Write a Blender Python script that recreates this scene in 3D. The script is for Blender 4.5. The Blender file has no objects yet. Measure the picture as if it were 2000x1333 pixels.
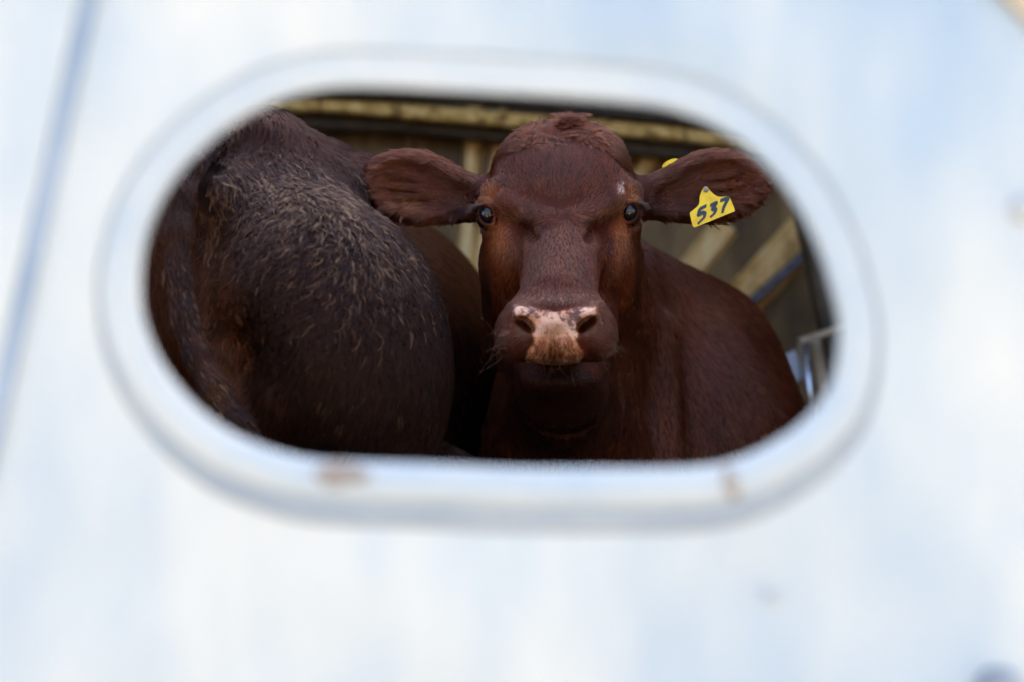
import bpy, math, random
import numpy as np
from mathutils import Vector, Matrix, kdtree

R = math.radians
S = bpy.context.scene
rng = np.random.default_rng(7)
ZC = 1.52                     # camera height above the ground; crate deck is 0.97 m below it
KPX = 36.0 / 50.0 / 2000.0    # metres per photo pixel per metre of distance
DECK = ZC - 0.97

# ------------------------------------------------------------------ camera
cam = bpy.data.cameras.new('camera')
cam.lens = 50; cam.sensor_width = 36
cam.clip_start = 0.05; cam.clip_end = 2000
cam.dof.use_dof = True
cam.dof.focus_distance = 2.14
cam.dof.aperture_fstop = 2.0
camo = bpy.data.objects.new('camera', cam)
S.collection.objects.link(camo)
camo.location = (0, 0, ZC); camo.rotation_euler = (R(90), 0, 0)
S.camera = camo

# ------------------------------------------------------------------ sky, sun
SUN_EL, SUN_AZ = 35, 12       # high sun behind the crate
w = bpy.data.worlds.new('World'); S.world = w; w.use_nodes = True
nt = w.node_tree; nt.nodes.clear()
sky = nt.nodes.new('ShaderNodeTexSky'); sky.sky_type = 'NISHITA'; sky.sun_disc = False
sky.sun_elevation = R(SUN_EL); sky.sun_rotation = R(SUN_AZ)
sky.dust_density = 5.0; sky.air_density = .95; sky.ozone_density = 1.0
bg = nt.nodes.new('ShaderNodeBackground'); bg.inputs[1].default_value = 0.15
wo = nt.nodes.new('ShaderNodeOutputWorld')
nt.links.new(sky.outputs[0], bg.inputs[0]); nt.links.new(bg.outputs[0], wo.inputs[0])
sun = bpy.data.lights.new('sun', 'SUN'); sun.energy = 4.0; sun.angle = R(0.5); sun.color = (1, .95, .88)
suno = bpy.data.objects.new('sun', sun); S.collection.objects.link(suno)
sd = Vector((math.sin(R(SUN_AZ)) * math.cos(R(SUN_EL)), math.cos(R(SUN_AZ)) * math.cos(R(SUN_EL)), math.sin(R(SUN_EL))))
suno.rotation_euler = sd.to_track_quat('Z', 'Y').to_euler()

S.view_settings.view_transform = 'Standard'; S.view_settings.look = 'None'
S.view_settings.gamma = 1; S.view_settings.exposure = 2.42
S.render.engine = 'CYCLES'
S.cycles.use_denoising = True; S.cycles.use_adaptive_sampling = False
S.cycles.max_bounces = 8; S.cycles.diffuse_bounces = 5; S.cycles.glossy_bounces = 4; S.cycles.transmission_bounces = 4
S.cycles.sample_clamp_indirect = 6

# ------------------------------------------------------------------ helpers
def P(px, py, Y):
    return np.array([(px - 1000) * KPX * Y, Y, ZC - (py - 667) * KPX * Y])
def M(px, Y): return px * KPX * Y

def tag(o, label=None, cat=None, group=None, kind=None):
    if label: o['label'] = label
    if cat: o['category'] = cat
    if group: o['group'] = group
    if kind: o['kind'] = kind
    return o
def link(name, me, mat=None, parent=None, smooth=True):
    o = bpy.data.objects.new(name, me); S.collection.objects.link(o)
    if mat: me.materials.append(mat)
    if parent: o.parent = parent
    if smooth and hasattr(me, 'polygons') and len(me.polygons):
        me.polygons.foreach_set('use_smooth', np.ones(len(me.polygons), bool))
    return o
def empty(name, loc=(0, 0, 0)):
    o = bpy.data.objects.new(name, None); S.collection.objects.link(o); o.location = loc; return o
def keep(o, parent):
    """parent o to an Empty, keeping o's world coordinates"""
    o.parent = parent; o.matrix_parent_inverse = Matrix.Translation(parent.location).inverted(); return o
def mesh(name, V, F, mat=None, parent=None, smooth=True):
    me = bpy.data.meshes.new(name)
    me.from_pydata([tuple(map(float, v)) for v in V], [], [tuple(f) for f in F]); me.update()
    o = link(name, me, mat, None, smooth)
    if parent: keep(o, parent)
    return o
def np_mesh(name, V, F):
    me = bpy.data.meshes.new(name)
    me.vertices.add(len(V)); me.vertices.foreach_set('co', V.astype(np.float32).ravel())
    k = F.shape[1]
    me.loops.add(F.size); me.loops.foreach_set('vertex_index', F.astype(np.int32).ravel())
    me.polygons.add(len(F)); me.polygons.foreach_set('loop_start', np.arange(len(F), dtype=np.int32) * k)
    me.update(calc_edges=True); me.validate()
    return me

class MB:
    def __init__(s): s.V = []; s.F = []
    def add(s, V, F):
        b = len(s.V); s.V += [tuple(map(float, v)) for v in V]; s.F += [tuple(i + b for i in f) for f in F]
    def beam(s, a, b, wdt, thk, up=(0, -1, 0), ch=.18):
        """bar from a to b with an eight-sided (chamfered) section, width wdt across, thk along up"""
        a = np.array(a, float); b = np.array(b, float); d = (b - a) / np.linalg.norm(b - a)
        u = np.array(up, float); u = u - d * (u @ d); u /= np.linalg.norm(u); v = np.cross(d, u)
        c = min(wdt, thk) * ch; x, y = wdt / 2, thk / 2
        sec = [(-x + c, -y), (x - c, -y), (x, -y + c), (x, y - c), (x - c, y), (-x + c, y), (-x, y - c), (-x, -y + c)]
        V = [q + v * i + u * j for q in (a, b) for i, j in sec]
        F = [(i, (i + 1) % 8, 8 + (i + 1) % 8, 8 + i) for i in range(8)] + [tuple(range(7, -1, -1)), tuple(range(8, 16))]
        s.add(V, F)
    def tube(s, pts, rad, n=14, cap=True):
        pts = [np.array(p, float) for p in pts]
        if not hasattr(rad, '__len__'): rad = [rad] * len(pts)
        V = []; F = []; ref = np.array([0.13, 0.31, 0.94])
        for i, p in enumerate(pts):
            d = pts[min(i + 1, len(pts) - 1)] - pts[max(i - 1, 0)]; d /= np.linalg.norm(d)
            u = np.cross(d, ref); u /= np.linalg.norm(u); v = np.cross(d, u)
            V += [p + rad[i] * (u * math.cos(2 * math.pi * k / n) + v * math.sin(2 * math.pi * k / n)) for k in range(n)]
        for i in range(len(pts) - 1):
            F += [(i * n + k, i * n + (k + 1) % n, (i + 1) * n + (k + 1) % n, (i + 1) * n + k) for k in range(n)]
        if cap: F += [tuple(range(n - 1, -1, -1)), tuple(range((len(pts) - 1) * n, len(pts) * n))]
        s.add(V, F)
    def build(s, name, mat, parent=None, smooth=False): return mesh(name, s.V, s.F, mat, parent, smooth)

# ---- value noise in numpy
def _h(ix, iy, iz, seed):
    n = (ix * 374761393 + iy * 668265263 + iz * 2147483647 + seed * 974634777) & 0xffffffff
    n = ((n ^ (n >> 13)) * 1274126177) & 0xffffffff
    return ((n ^ (n >> 16)) & 0xffff) / 65535.0
def vnoise(p, scale, seed=0):
    q = p * scale; i = np.floor(q).astype(np.int64); f = q - i; f = f * f * (3 - 2 * f)
    r = 0
    for dx in (0, 1):
        for dy in (0, 1):
            for dz in (0, 1):
                wgt = (f[:, 0] if dx else 1 - f[:, 0]) * (f[:, 1] if dy else 1 - f[:, 1]) * (f[:, 2] if dz else 1 - f[:, 2])
                r = r + wgt * _h(i[:, 0] + dx, i[:, 1] + dy, i[:, 2] + dz, seed)
    return r * 2 - 1

# ---- signed-distance modelling on a rectilinear grid, skinned as one mesh
def axis(segs):
    out = [segs[0][0]]
    for a, b, h in segs:
        n = max(1, round((b - a) / h)); out += list(np.linspace(a, b, n + 1)[1:])
    return np.array(out, np.float32)
class Field:
    def __init__(s, ax, ay, az):
        s.a = (ax, ay, az); s.d = np.full((len(ax), len(ay), len(az)), .25, np.float32)
    def sub(s, c, ext):
        sl = [slice(max(0, np.searchsorted(A, c[i] - ext[i]) - 1), min(len(A), np.searchsorted(A, c[i] + ext[i]) + 1)) for i, A in enumerate(s.a)]
        X = s.a[0][sl[0]][:, None, None]; Y = s.a[1][sl[1]][None, :, None]; Z = s.a[2][sl[2]][None, None, :]
        return tuple(sl), X, Y, Z
    def comb(s, sl, e, k, op):
        d = s.d[sl]
        if op == 'add': h = np.maximum(k - np.abs(d - e), 0) / k; s.d[sl] = np.minimum(d, e) - h * h * k * .25
        else: e = -e; h = np.maximum(k - np.abs(d - e), 0) / k; s.d[sl] = np.maximum(d, e) + h * h * k * .25
    def ell(s, c, r, rot=(0, 0, 0), k=.03, op='add'):
        c = np.array(c); r = np.array(r, float); m = max(r) + k + .02 if any(rot) else None
        ext = (m, m, m) if m else r + k + .02
        sl, X, Y, Z = s.sub(c, ext); X = X - c[0]; Y = Y - c[1]; Z = Z - c[2]
        if any(rot):
            E = np.array(Matrix.Rotation(R(rot[2]), 3, 'Z') @ Matrix.Rotation(R(rot[1]), 3, 'Y') @ Matrix.Rotation(R(rot[0]), 3, 'X')).T
            X, Y, Z = (E[0, 0] * X + E[0, 1] * Y + E[0, 2] * Z, E[1, 0] * X + E[1, 1] * Y + E[1, 2] * Z, E[2, 0] * X + E[2, 1] * Y + E[2, 2] * Z)
        k0 = np.sqrt((X / r[0]) ** 2 + (Y / r[1]) ** 2 + (Z / r[2]) ** 2); k1 = np.sqrt((X / r[0] ** 2) ** 2 + (Y / r[1] ** 2) ** 2 + (Z / r[2] ** 2) ** 2) + 1e-6
        s.comb(sl, (k0 * (k0 - 1) / k1).astype(np.float32), k, op)
    def cap(s, a, b, ra, rb, k=.03, op='add'):
        a = np.array(a); b = np.array(b); m = max(ra, rb) + k + .02
        sl, X, Y, Z = s.sub((a + b) / 2, np.abs(b - a) / 2 + m)
        v = b - a; h = np.clip(((X - a[0]) * v[0] + (Y - a[1]) * v[1] + (Z - a[2]) * v[2]) / (v @ v), 0, 1)
        e = np.sqrt((X - a[0] - h * v[0]) ** 2 + (Y - a[1] - h * v[1]) ** 2 + (Z - a[2] - h * v[2]) ** 2) - (ra + (rb - ra) * h)
        s.comb(sl, e.astype(np.float32), k, op)
    def chain(s, pts, rad, k=.03, op='add'):
        for i in range(len(pts) - 1): s.cap(pts[i], pts[i + 1], rad[i], rad[i + 1], k, op)
    def skin(s, name, smooth=3):
        d = s.d; g = d < 0
        c = g[:-1, :-1, :-1].astype(np.int8)
        tot = sum(g[i:i + d.shape[0] - 1, j:j + d.shape[1] - 1, l:l + d.shape[2] - 1].astype(np.int8) for i in (0, 1) for j in (0, 1) for l in (0, 1))
        act = (tot > 0) & (tot < 8); idx = np.argwhere(act)
        vid = np.full(act.shape, -1, np.int64); vid[act] = np.arange(len(idx))
        acc = np.zeros((len(idx), 3)); cnt = np.zeros(len(idx))
        cor = [(i, j, l) for i in (0, 1) for j in (0, 1) for l in (0, 1)]
        val = {q: d[idx[:, 0] + q[0], idx[:, 1] + q[1], idx[:, 2] + q[2]] for q in cor}
        pos = {q: np.stack([s.a[m][idx[:, m] + q[m]] for m in range(3)], 1) for q in cor}
        for q in cor:
            for m in range(3):
                if q[m] == 0:
                    r = tuple(1 if n == m else q[n] for n in range(3)); A, B = val[q], val[r]
                    x = (A < 0) != (B < 0); t = np.where(x, A / np.where(A == B, 1, A - B), 0)
                    acc += np.where(x[:, None], pos[q] + t[:, None] * (pos[r] - pos[q]), 0); cnt += x
        V = acc / cnt[:, None]; F = []
        for m in range(3):
            o1, o2 = [n for n in range(3) if n != m]
            a = np.take(g, range(g.shape[m] - 1), m); b = np.take(g, range(1, g.shape[m]), m)
            e = np.argwhere(a != b)
            e = e[(e[:, o1] > 0) & (e[:, o2] > 0) & (e[:, o1] < d.shape[o1] - 1) & (e[:, o2] < d.shape[o2] - 1)]
            ins = a[tuple(e.T)]
            def cell(x, y):
                f = e.copy(); f[:, o1] -= x; f[:, o2] -= y; return vid[tuple(f.T)]
            q = np.stack([cell(1, 1), cell(0, 1), cell(0, 0), cell(1, 0)], 1)
            flip = ins if m != 1 else ~ins
            q[~flip] = q[~flip][:, ::-1]; F.append(q)
        F = np.concatenate(F)
        for it in range(smooth):       # Taubin smoothing
            for lam in (.5, -.52):
                sm = np.zeros_like(V); ct = np.zeros(len(V))
                for i in range(4):
                    for j in ((i + 1) % 4, (i - 1) % 4):
                        np.add.at(sm, F[:, i], V[F[:, j]]); np.add.at(ct, F[:, i], 1)
                V = V + lam * (sm / ct[:, None] - V)
        return V, F

# ------------------------------------------------------------------ materials
def mat(name, base=(.5, .5, .5), rough=.6, metal=0, spec=.5):
    m = bpy.data.materials.new(name); m.use_nodes = True; b = m.node_tree.nodes['Principled BSDF']
    b.inputs['Base Color'].default_value = (*base, 1); b.inputs['Roughness'].default_value = rough
    b.inputs['Metallic'].default_value = metal; b.inputs['Specular IOR Level'].default_value = spec
    return m, m.node_tree, b
def N(t, kind, **kw):
    n = t.nodes.new(kind)
    for k, v in kw.items():
        if k in n.inputs.keys(): n.inputs[k].default_value = v
        else: setattr(n, k, v)
    return n
def mottled(name, cols, scale=8, rough=.6, metal=0, bump=.1, bscale=60, stretch=(1, 1, 1), detail=6, pos=(.35, .65)):
    """noise-driven blend of two or three colours, with a fine bump"""
    m, t, b = mat(name, cols[0], rough, metal)
    tc = N(t, 'ShaderNodeTexCoord'); mp = N(t, 'ShaderNodeMapping'); mp.inputs['Scale'].default_value = stretch
    t.links.new(tc.outputs['Object'], mp.inputs[0])
    n = N(t, 'ShaderNodeTexNoise', Scale=scale, Detail=detail, Roughness=.62); t.links.new(mp.outputs[0], n.inputs['Vector'])
    cr = N(t, 'ShaderNodeValToRGB'); e = cr.color_ramp.elements
    e[0].position = pos[0]; e[0].color = (*cols[0], 1); e[1].position = pos[1]; e[1].color = (*cols[-1], 1)
    if len(cols) == 3: q = e.new((pos[0] + pos[1]) / 2); q.color = (*cols[1], 1)
    t.links.new(n.outputs[0], cr.inputs[0]); t.links.new(cr.outputs[0], b.inputs['Base Color'])
    n2 = N(t, 'ShaderNodeTexNoise', Scale=bscale, Detail=4.0); t.links.new(mp.outputs[0], n2.inputs['Vector'])
    bp = N(t, 'ShaderNodeBump', Strength=bump, Distance=.01); t.links.new(n2.outputs[0], bp.inputs['Height']); t.links.new(bp.outputs[0], b.inputs['Normal'])
    return m
m_panel = mottled('white_paint_sheet', [(.27, .37, .47), (.42, .48, .51), (.60, .60, .55)], 3.4, .5, 0, .05, 14, (1, 1, .42), 4, (.30, .64))
m_rim = mottled('rim_paint', [(.41, .47, .51), (.53, .55, .53)], 7, .85, 0, .05, 20)
m_rust = mottled('rust', [(.22, .14, .09), (.32, .26, .21), (.40, .38, .35)], 40, .85, 0, .3, 90)
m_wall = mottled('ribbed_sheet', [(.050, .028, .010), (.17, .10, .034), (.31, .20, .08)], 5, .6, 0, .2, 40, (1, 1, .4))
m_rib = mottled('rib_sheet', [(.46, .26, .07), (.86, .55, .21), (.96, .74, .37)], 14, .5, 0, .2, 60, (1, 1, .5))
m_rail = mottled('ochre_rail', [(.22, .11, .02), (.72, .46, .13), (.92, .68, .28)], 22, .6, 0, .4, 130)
m_dark = mottled('dark_steel', [(.018, .014, .012), (.05, .035, .025)], 12, .6, 0, .2, 80)
m_deck = mottled('deck', [(.012, .009, .006), (.04, .028, .018)], 9, .9, 0, .5, 50)
m_pale = mottled('gap_daylight', [(.40, .50, .66), (.58, .66, .78)], 20, .35, .1, .1, 60)
m_pipe = mottled('bright_pipe', [(.55, .60, .68), (.75, .78, .82)], 12, .22, .85, .05, 60)
m_tan = mottled('tan_post', [(.36, .28, .18), (.58, .47, .33)], 18, .5, 0, .2, 60)
m_earth = mottled('dry_ground', [(.24, .19, .13), (.36, .30, .22), (.46, .40, .32)], 1.3, .95, 0, .5, 30)

# coat material: colour from the per-vertex / per-hair attribute "coat"
def attr_mat(name, rough=.65):
    m, t, b = mat(name, (.1, .03, .02), rough); b.inputs['Specular IOR Level'].default_value = .2
    a = N(t, 'ShaderNodeAttribute'); a.attribute_name = 'coat'; t.links.new(a.outputs['Color'], b.inputs['Base Color'])
    tc = N(t, 'ShaderNodeTexCoord'); n2 = N(t, 'ShaderNodeTexNoise', Scale=260.0, Detail=3.0); t.links.new(tc.outputs['Object'], n2.inputs['Vector'])
    bp = N(t, 'ShaderNodeBump', Strength=.35, Distance=.002); t.links.new(n2.outputs[0], bp.inputs['Height']); t.links.new(bp.outputs[0], b.inputs['Normal'])
    return m
def nose_into(m):
    """adds the bare speckled nose leather, where the attribute "pad" is 1"""
    t = m.node_tree; b = t.nodes['Principled BSDF']; L = t.links
    src = b.inputs['Base Color'].links[0].from_socket
    pad = N(t, 'ShaderNodeAttribute'); pad.attribute_name = 'pad'
    grey = N(t, 'ShaderNodeAttribute'); grey.attribute_name = 'freckle'
    tc = N(t, 'ShaderNodeTexCoord')
    n = N(t, 'ShaderNodeTexNoise', Scale=130.0, Detail=5.0, Roughness=.7); L.new(tc.outputs['Object'], n.inputs['Vector'])
    n3 = N(t, 'ShaderNodeTexNoise', Scale=45.0, Detail=3.0, Roughness=.6); L.new(tc.outputs['Object'], n3.inputs['Vector'])
    ad = N(t, 'ShaderNodeMath', operation='ADD'); L.new(n.outputs[0], ad.inputs[0]); L.new(grey.outputs['Fac'], ad.inputs[1])
    cr = N(t, 'ShaderNodeValToRGB'); e = cr.color_ramp.elements; e[0].position = .57; e[0].color = (0, 0, 0, 1); e[1].position = .68; e[1].color = (1, 1, 1, 1)
    L.new(ad.outputs[0], cr.inputs[0])
    base = N(t, 'ShaderNodeValToRGB'); e = base.color_ramp.elements; e[0].position = .38; e[0].color = (.70, .36, .23, 1); e[1].position = .62; e[1].color = (.95, .66, .52, 1)
    L.new(n3.outputs[0], base.inputs[0])
    mx = N(t, 'ShaderNodeMix', data_type='RGBA'); L.new(cr.outputs[0], mx.inputs['Factor']); L.new(base.outputs[0], mx.inputs['A']); mx.inputs['B'].default_value = (.16, .085, .075, 1)
    st = N(t, 'ShaderNodeAttribute'); st.attribute_name = 'stain'
    mz = N(t, 'ShaderNodeMix', data_type='RGBA'); L.new(st.outputs['Fac'], mz.inputs['Factor']); L.new(mx.outputs['Result'], mz.inputs['A']); mz.inputs['B'].default_value = (.26, .14, .07, 1)
    my = N(t, 'ShaderNodeMix', data_type='RGBA'); n5 = N(t, 'ShaderNodeTexNoise', Scale=170.0, Detail=4.0, Roughness=.7); L.new(tc.outputs['Object'], n5.inputs['Vector'])
    pa = N(t, 'ShaderNodeMath', operation='ADD'); L.new(pad.outputs['Fac'], pa.inputs[0]); L.new(n5.outputs[0], pa.inputs[1])
    pe = N(t, 'ShaderNodeMapRange'); L.new(pa.outputs[0], pe.inputs[0]); pe.inputs['From Min'].default_value = .80; pe.inputs['From Max'].default_value = 1.14
    L.new(pe.outputs[0], my.inputs['Factor']); L.new(src, my.inputs['A']); L.new(mz.outputs['Result'], my.inputs['B'])
    L.new(my.outputs['Result'], b.inputs['Base Color'])
    rg = N(t, 'ShaderNodeMapRange'); L.new(pad.outputs['Fac'], rg.inputs[0]); rg.inputs['To Min'].default_value = .7; rg.inputs['To Max'].default_value = .22
    L.new(rg.outputs[0], b.inputs['Roughness'])
    v = N(t, 'ShaderNodeTexVoronoi', Scale=260.0); L.new(tc.outputs['Object'], v.inputs['Vector'])
    vm = N(t, 'ShaderNodeMath', operation='MULTIPLY'); L.new(v.outputs['Distance'], vm.inputs[0]); L.new(pad.outputs['Fac'], vm.inputs[1])
    bp = N(t, 'ShaderNodeBump', Strength=.5, Distance=.0016); L.new(vm.outputs[0], bp.inputs['Height']); L.new(bp.outputs[0], b.inputs['Normal'])
m_skin = attr_mat('coat_skin'); m_face = attr_mat('face_skin'); nose_into(m_face)
def hair_mat(name, rough=.22, rr=.36, ior=1.52):
    m = bpy.data.materials.new(name); m.use_nodes = True; t = m.node_tree; t.nodes.clear()
    h = N(t, 'ShaderNodeBsdfHairPrincipled'); h.parametrization = 'COLOR'
    h.inputs['Roughness'].default_value = rough; h.inputs['Radial Roughness'].default_value = rr
    a = N(t, 'ShaderNodeAttribute'); a.attribute_name = 'coat'; t.links.new(a.outputs['Color'], h.inputs['Color'])
    h.inputs['IOR'].default_value = ior
    d = N(t, 'ShaderNodeBsdfDiffuse'); t.links.new(a.outputs['Color'], d.inputs['Color'])
    mx = N(t, 'ShaderNodeMixShader'); mx.inputs[0].default_value = .22; t.links.new(h.outputs[0], mx.inputs[1]); t.links.new(d.outputs[0], mx.inputs[2])
    o = N(t, 'ShaderNodeOutputMaterial'); t.links.new(mx.outputs[0], o.inputs[0]); return m
m_hair = hair_mat('hair_fibre'); m_hair_damp = hair_mat('damp_hair_fibre', .3, .4, 1.36)
m_eye, _, b = mat('eye_black', (.003, .004, .008), .03, 0, .5); b.inputs['Coat Weight'].default_value = .2; b.inputs['Coat Roughness'].default_value = .02
m_lid = mat('eyelid_skin', (.035, .018, .014), .45)[0]
m_tag = mottled('yellow_plastic', [(.84, .55, .004), (.95, .68, .005), (.97, .73, .008)], 38, .4, 0, .15, 200)
m_ink = mat('marker_ink', (.022, .045, .055), .5)[0]

# ================================================================== ground
g = MB(); g.add([(-400, -400, 0), (400, -400, 0), (400, 400, 0), (-400, 400, 0)], [(0, 1, 2, 3)])
tag(g.build('ground', m_earth), kind='structure')

# ================================================================== stock crate
YP = 0.93
crate = empty('stock_crate', (0, 2.76, DECK))
tag(crate, 'white painted metal livestock crate with a rounded oval opening the cattle look out of', 'livestock crate')
XW = 1.25; YB = 4.6; ZT = ZC + 1.40
hole = [(640,181),(740,178),(900,186),(1100,197),(1260,212),(1335,230),(1405,262),(1472,312),(1532,383),(1580,468),(1610,556),(1627,640),(1612,738),(1566,803),(1500,851),(1422,885),(1330,899),(1150,901),(1000,900),(850,893),(700,888),(610,882),(530,862),(455,830),(388,779),(332,712),(297,640),(283,565),(289,490),(310,425),(345,360),(398,300),(466,246),(550,203)]
def catmull(pts, n):
    pts = np.array(pts, float); out = []
    for i in range(len(pts)):
        p0, p1, p2, p3 = (pts[(i + j - 1) % len(pts)] for j in range(4))
        for t in np.linspace(0, 1, n, endpoint=False):
            out.append(.5 * (2 * p1 + (p2 - p0) * t + (2 * p0 - 5 * p1 + 4 * p2 - p3) * t * t + (3 * p1 - p0 - 3 * p2 + p3) * t ** 3))
    return np.array(out)
hc = catmull(hole, 7); hx = (hc[:, 0] - 1000) * KPX * YP; hz = ZC - (hc[:, 1] - 667) * KPX * YP
hx = hx.mean() + (hx - hx.mean()) * 1.022; hz = hz.mean() + (hz - hz.mean()) * 1.035 - .0015
nh = len(hx)
tx = np.roll(hx, -1) - np.roll(hx, 1); tz = np.roll(hz, -1) - np.roll(hz, 1); L_ = np.hypot(tx, tz)
ox, oz = tz / L_, -tx / L_                       # outward normal in the sheet's plane
if np.mean(ox * (hx - hx.mean()) + oz * (hz - hz.mean())) < 0: ox, oz = -ox, -oz
bot = np.clip(.5 - oz * .5, 0, 1)                # 1 along the bottom edge
wid = .023 + .003 * bot; hgt = .0012 + .0068 * bot ** 1.5; shade_wid = .0008 + .015 * bot ** 3.5
# rim: a half-round pressed bead with a turned-in lip
prof = [(.02, -.008), (0, -.003)] + [(.5 - .5 * math.cos(a), math.sin(a)) for a in np.linspace(.12, math.pi, 11)]
V = []; 
for k, (s_, y_) in enumerate(prof):
    sx = wid * s_; yy = YP - hgt * y_ if k > 1 else YP - y_ * np.ones(nh)
    V += list(zip(hx + ox * sx, yy * np.ones(nh), hz + oz * sx))
F = [(k * nh + i, k * nh + (i + 1) % nh, (k + 1) * nh + (i + 1) % nh, (k + 1) * nh + i) for k in range(len(prof) - 1) for i in range(nh)]
rim = mesh('opening_rim', V, F, m_rim, crate)
V = []                                            # grey strip painting the shade under the bead, widest at the bottom
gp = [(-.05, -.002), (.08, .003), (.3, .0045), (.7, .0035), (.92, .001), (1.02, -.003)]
for s_, y_ in gp: sx = wid * .985 + shade_wid * s_; V += list(zip(hx + ox * sx, YP - y_ * .5 * np.ones(nh), hz + oz * sx))
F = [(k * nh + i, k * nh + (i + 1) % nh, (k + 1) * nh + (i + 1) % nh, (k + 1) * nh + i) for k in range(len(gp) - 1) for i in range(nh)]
mesh('rim_shade_strip', V, F, mottled('rim_shade_grey', [(.28, .32, .36), (.38, .41, .42)], 12, .7), crate)
# sheet: rings from the rim out to the sheet's rectangle
ex = hx + ox * (wid + shade_wid); ez = hz + oz * (wid + shade_wid)
cx, cz = hx.mean(), hz.mean()
X0, X1, Z0, Z1 = -XW, XW, DECK - .12, ZC + .68  # sheet top is out of view, its height shapes the skylight entering
rings = []
dx, dz = ex - cx, ez - cz
tt = np.minimum(np.where(dx > 0, (X1 - cx) / np.where(dx == 0, 1, dx), (X0 - cx) / np.where(dx == 0, 1, dx)), np.where(dz > 0, (Z1 - cz) / np.where(dz == 0, 1, dz), (Z0 - cz) / np.where(dz == 0, 1, dz)))
bx, bz = cx + dx * tt, cz + dz * tt
for c in ((X0, Z0), (X1, Z0), (X1, Z1), (X0, Z1)):   # snap the nearest ray to each corner
    i = np.argmin((bx - c[0]) ** 2 + (bz - c[1]) ** 2); bx[i], bz[i] = c
V = []; nr = 40
for k in range(nr + 1):
    f = (k / nr) ** 1.6; x = ex + (bx - ex) * f; z = ez + (bz - ez) * f
    p = np.stack([x, x * 0, z], 1)
    dy = .0050 * vnoise(p, 6, 3) + .0012 * vnoise(p, 19, 5); dy *= min(1, k / 5)
    V += list(zip(x, YP + dy, z))
V = np.array(V); V2 = V.copy(); V2[:, 1] += .003
n1 = len(V)
F = [(k * nh + i, k * nh + (i + 1) % nh, (k + 1) * nh + (i + 1) % nh, (k + 1) * nh + i) for k in range(nr) for i in range(nh)]
F2 = [tuple(n1 + j for j in f[::-1]) for f in F] + [(nr * nh + i, nr * nh + (i + 1) % nh, n1 + nr * nh + (i + 1) % nh, n1 + nr * nh + i) for i in range(nh)]
sh = mesh('outer_sheet', np.vstack([V, V2]), F + F2, m_panel, crate)
sh.data.materials.append(m_wall)
for i in range(nr * nh, 2 * nr * nh): sh.data.polygons[i].material_index = 1     # bare brown inside face
# lapped next sheet at the left, its edge shade a coloured strip; bolts
mb = MB(); a = P(270, -420, YP); b_ = P(-150, 1490, YP); a[1] = b_[1] = YP - .004
mb.beam(a, b_, .009, .004); mb.build('seam_shade_strip', mottled('seam_shade_paint', [(.24, .32, .42), (.36, .43, .52)], 10), crate)
mb = MB(); a2 = a - np.array([.21, .002, 0]); b2 = b_ - np.array([.21, .002, 0]); mb.beam(a2, b2, .40, .006); mb.build('lapped_sheet', m_panel, crate)
m_spot = mottled('dull_bolt', [(.42, .43, .43), (.50, .50, .49)], 30, .7)
def bolt(px, py, r, m_, name='bolt'):
    c = P(px, py, YP); V = []; F = []; n = 16; pr = [(1, 0), (1, .35), (.8, .6), (.45, .75), (0.02, .8)]
    for q, h in pr: V += [(c[0] + r * q * math.cos(2 * math.pi * i / n), YP - .002 - h * r, c[2] + r * q * math.sin(2 * math.pi * i / n)) for i in range(n)]
    F = [(k * n + i, k * n + (i + 1) % n, (k + 1) * n + (i + 1) % n, (k + 1) * n + i) for k in range(len(pr) - 1) for i in range(n)]
    F.append(tuple(range(4 * n, 5 * n)))
    mesh(name, V, F, m_, crate)
for q in ((1508, 1165, .004), (1995, 410, .010)): bolt(*q, m_spot)
bolt(1948, 1350, .016, mottled('grey_steel', [(.20, .20, .22), (.34, .35, .37)], 30, .7))
mb = MB(); mb.beam(P(1950, -60, .924), P(2080, 70, .924), .022, .006); mb.build('corner_bracket', m_tan, crate)
# rust where the bead is chipped: small curved scabs following the bead
def scab(i0, n, s0, s1, seed):
    rr = random.Random(seed); V = []; F = []; m = 9
    ss = np.linspace(s0, s1, m)
    for j in range(n + 1):
        i = (i0 + j) % nh; fade = math.sin(math.pi * j / n) ** .6
        for k, s_ in enumerate(ss):
            sc = s0 + (s1 - s0) * .5 + (s_ - (s0 + s1) / 2) * (fade * (.8 + .4 * rr.random()))
            aa = math.acos(max(-1, min(1, 1 - 2 * sc))); V.append((hx[i] + ox[i] * wid[i] * sc, YP - hgt[i] * math.sin(aa) - .0007, hz[i] + oz[i] * wid[i] * sc))
    F = [(j * m + k, j * m + k + 1, (j + 1) * m + k + 1, (j + 1) * m + k) for j in range(n) for k in range(m - 1)]
    mesh('rust_patch', V, F, m_rust, crate)
def near(px): 
    c = [(abs(hc[i, 0] - px) + (0 if hc[i, 1] > 700 else 9999), i) for i in range(nh)]; return min(c)[1]
scab(near(735), 8, .0, .60, 1); scab(near(1420), 3, .0, .95, 2)
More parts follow.
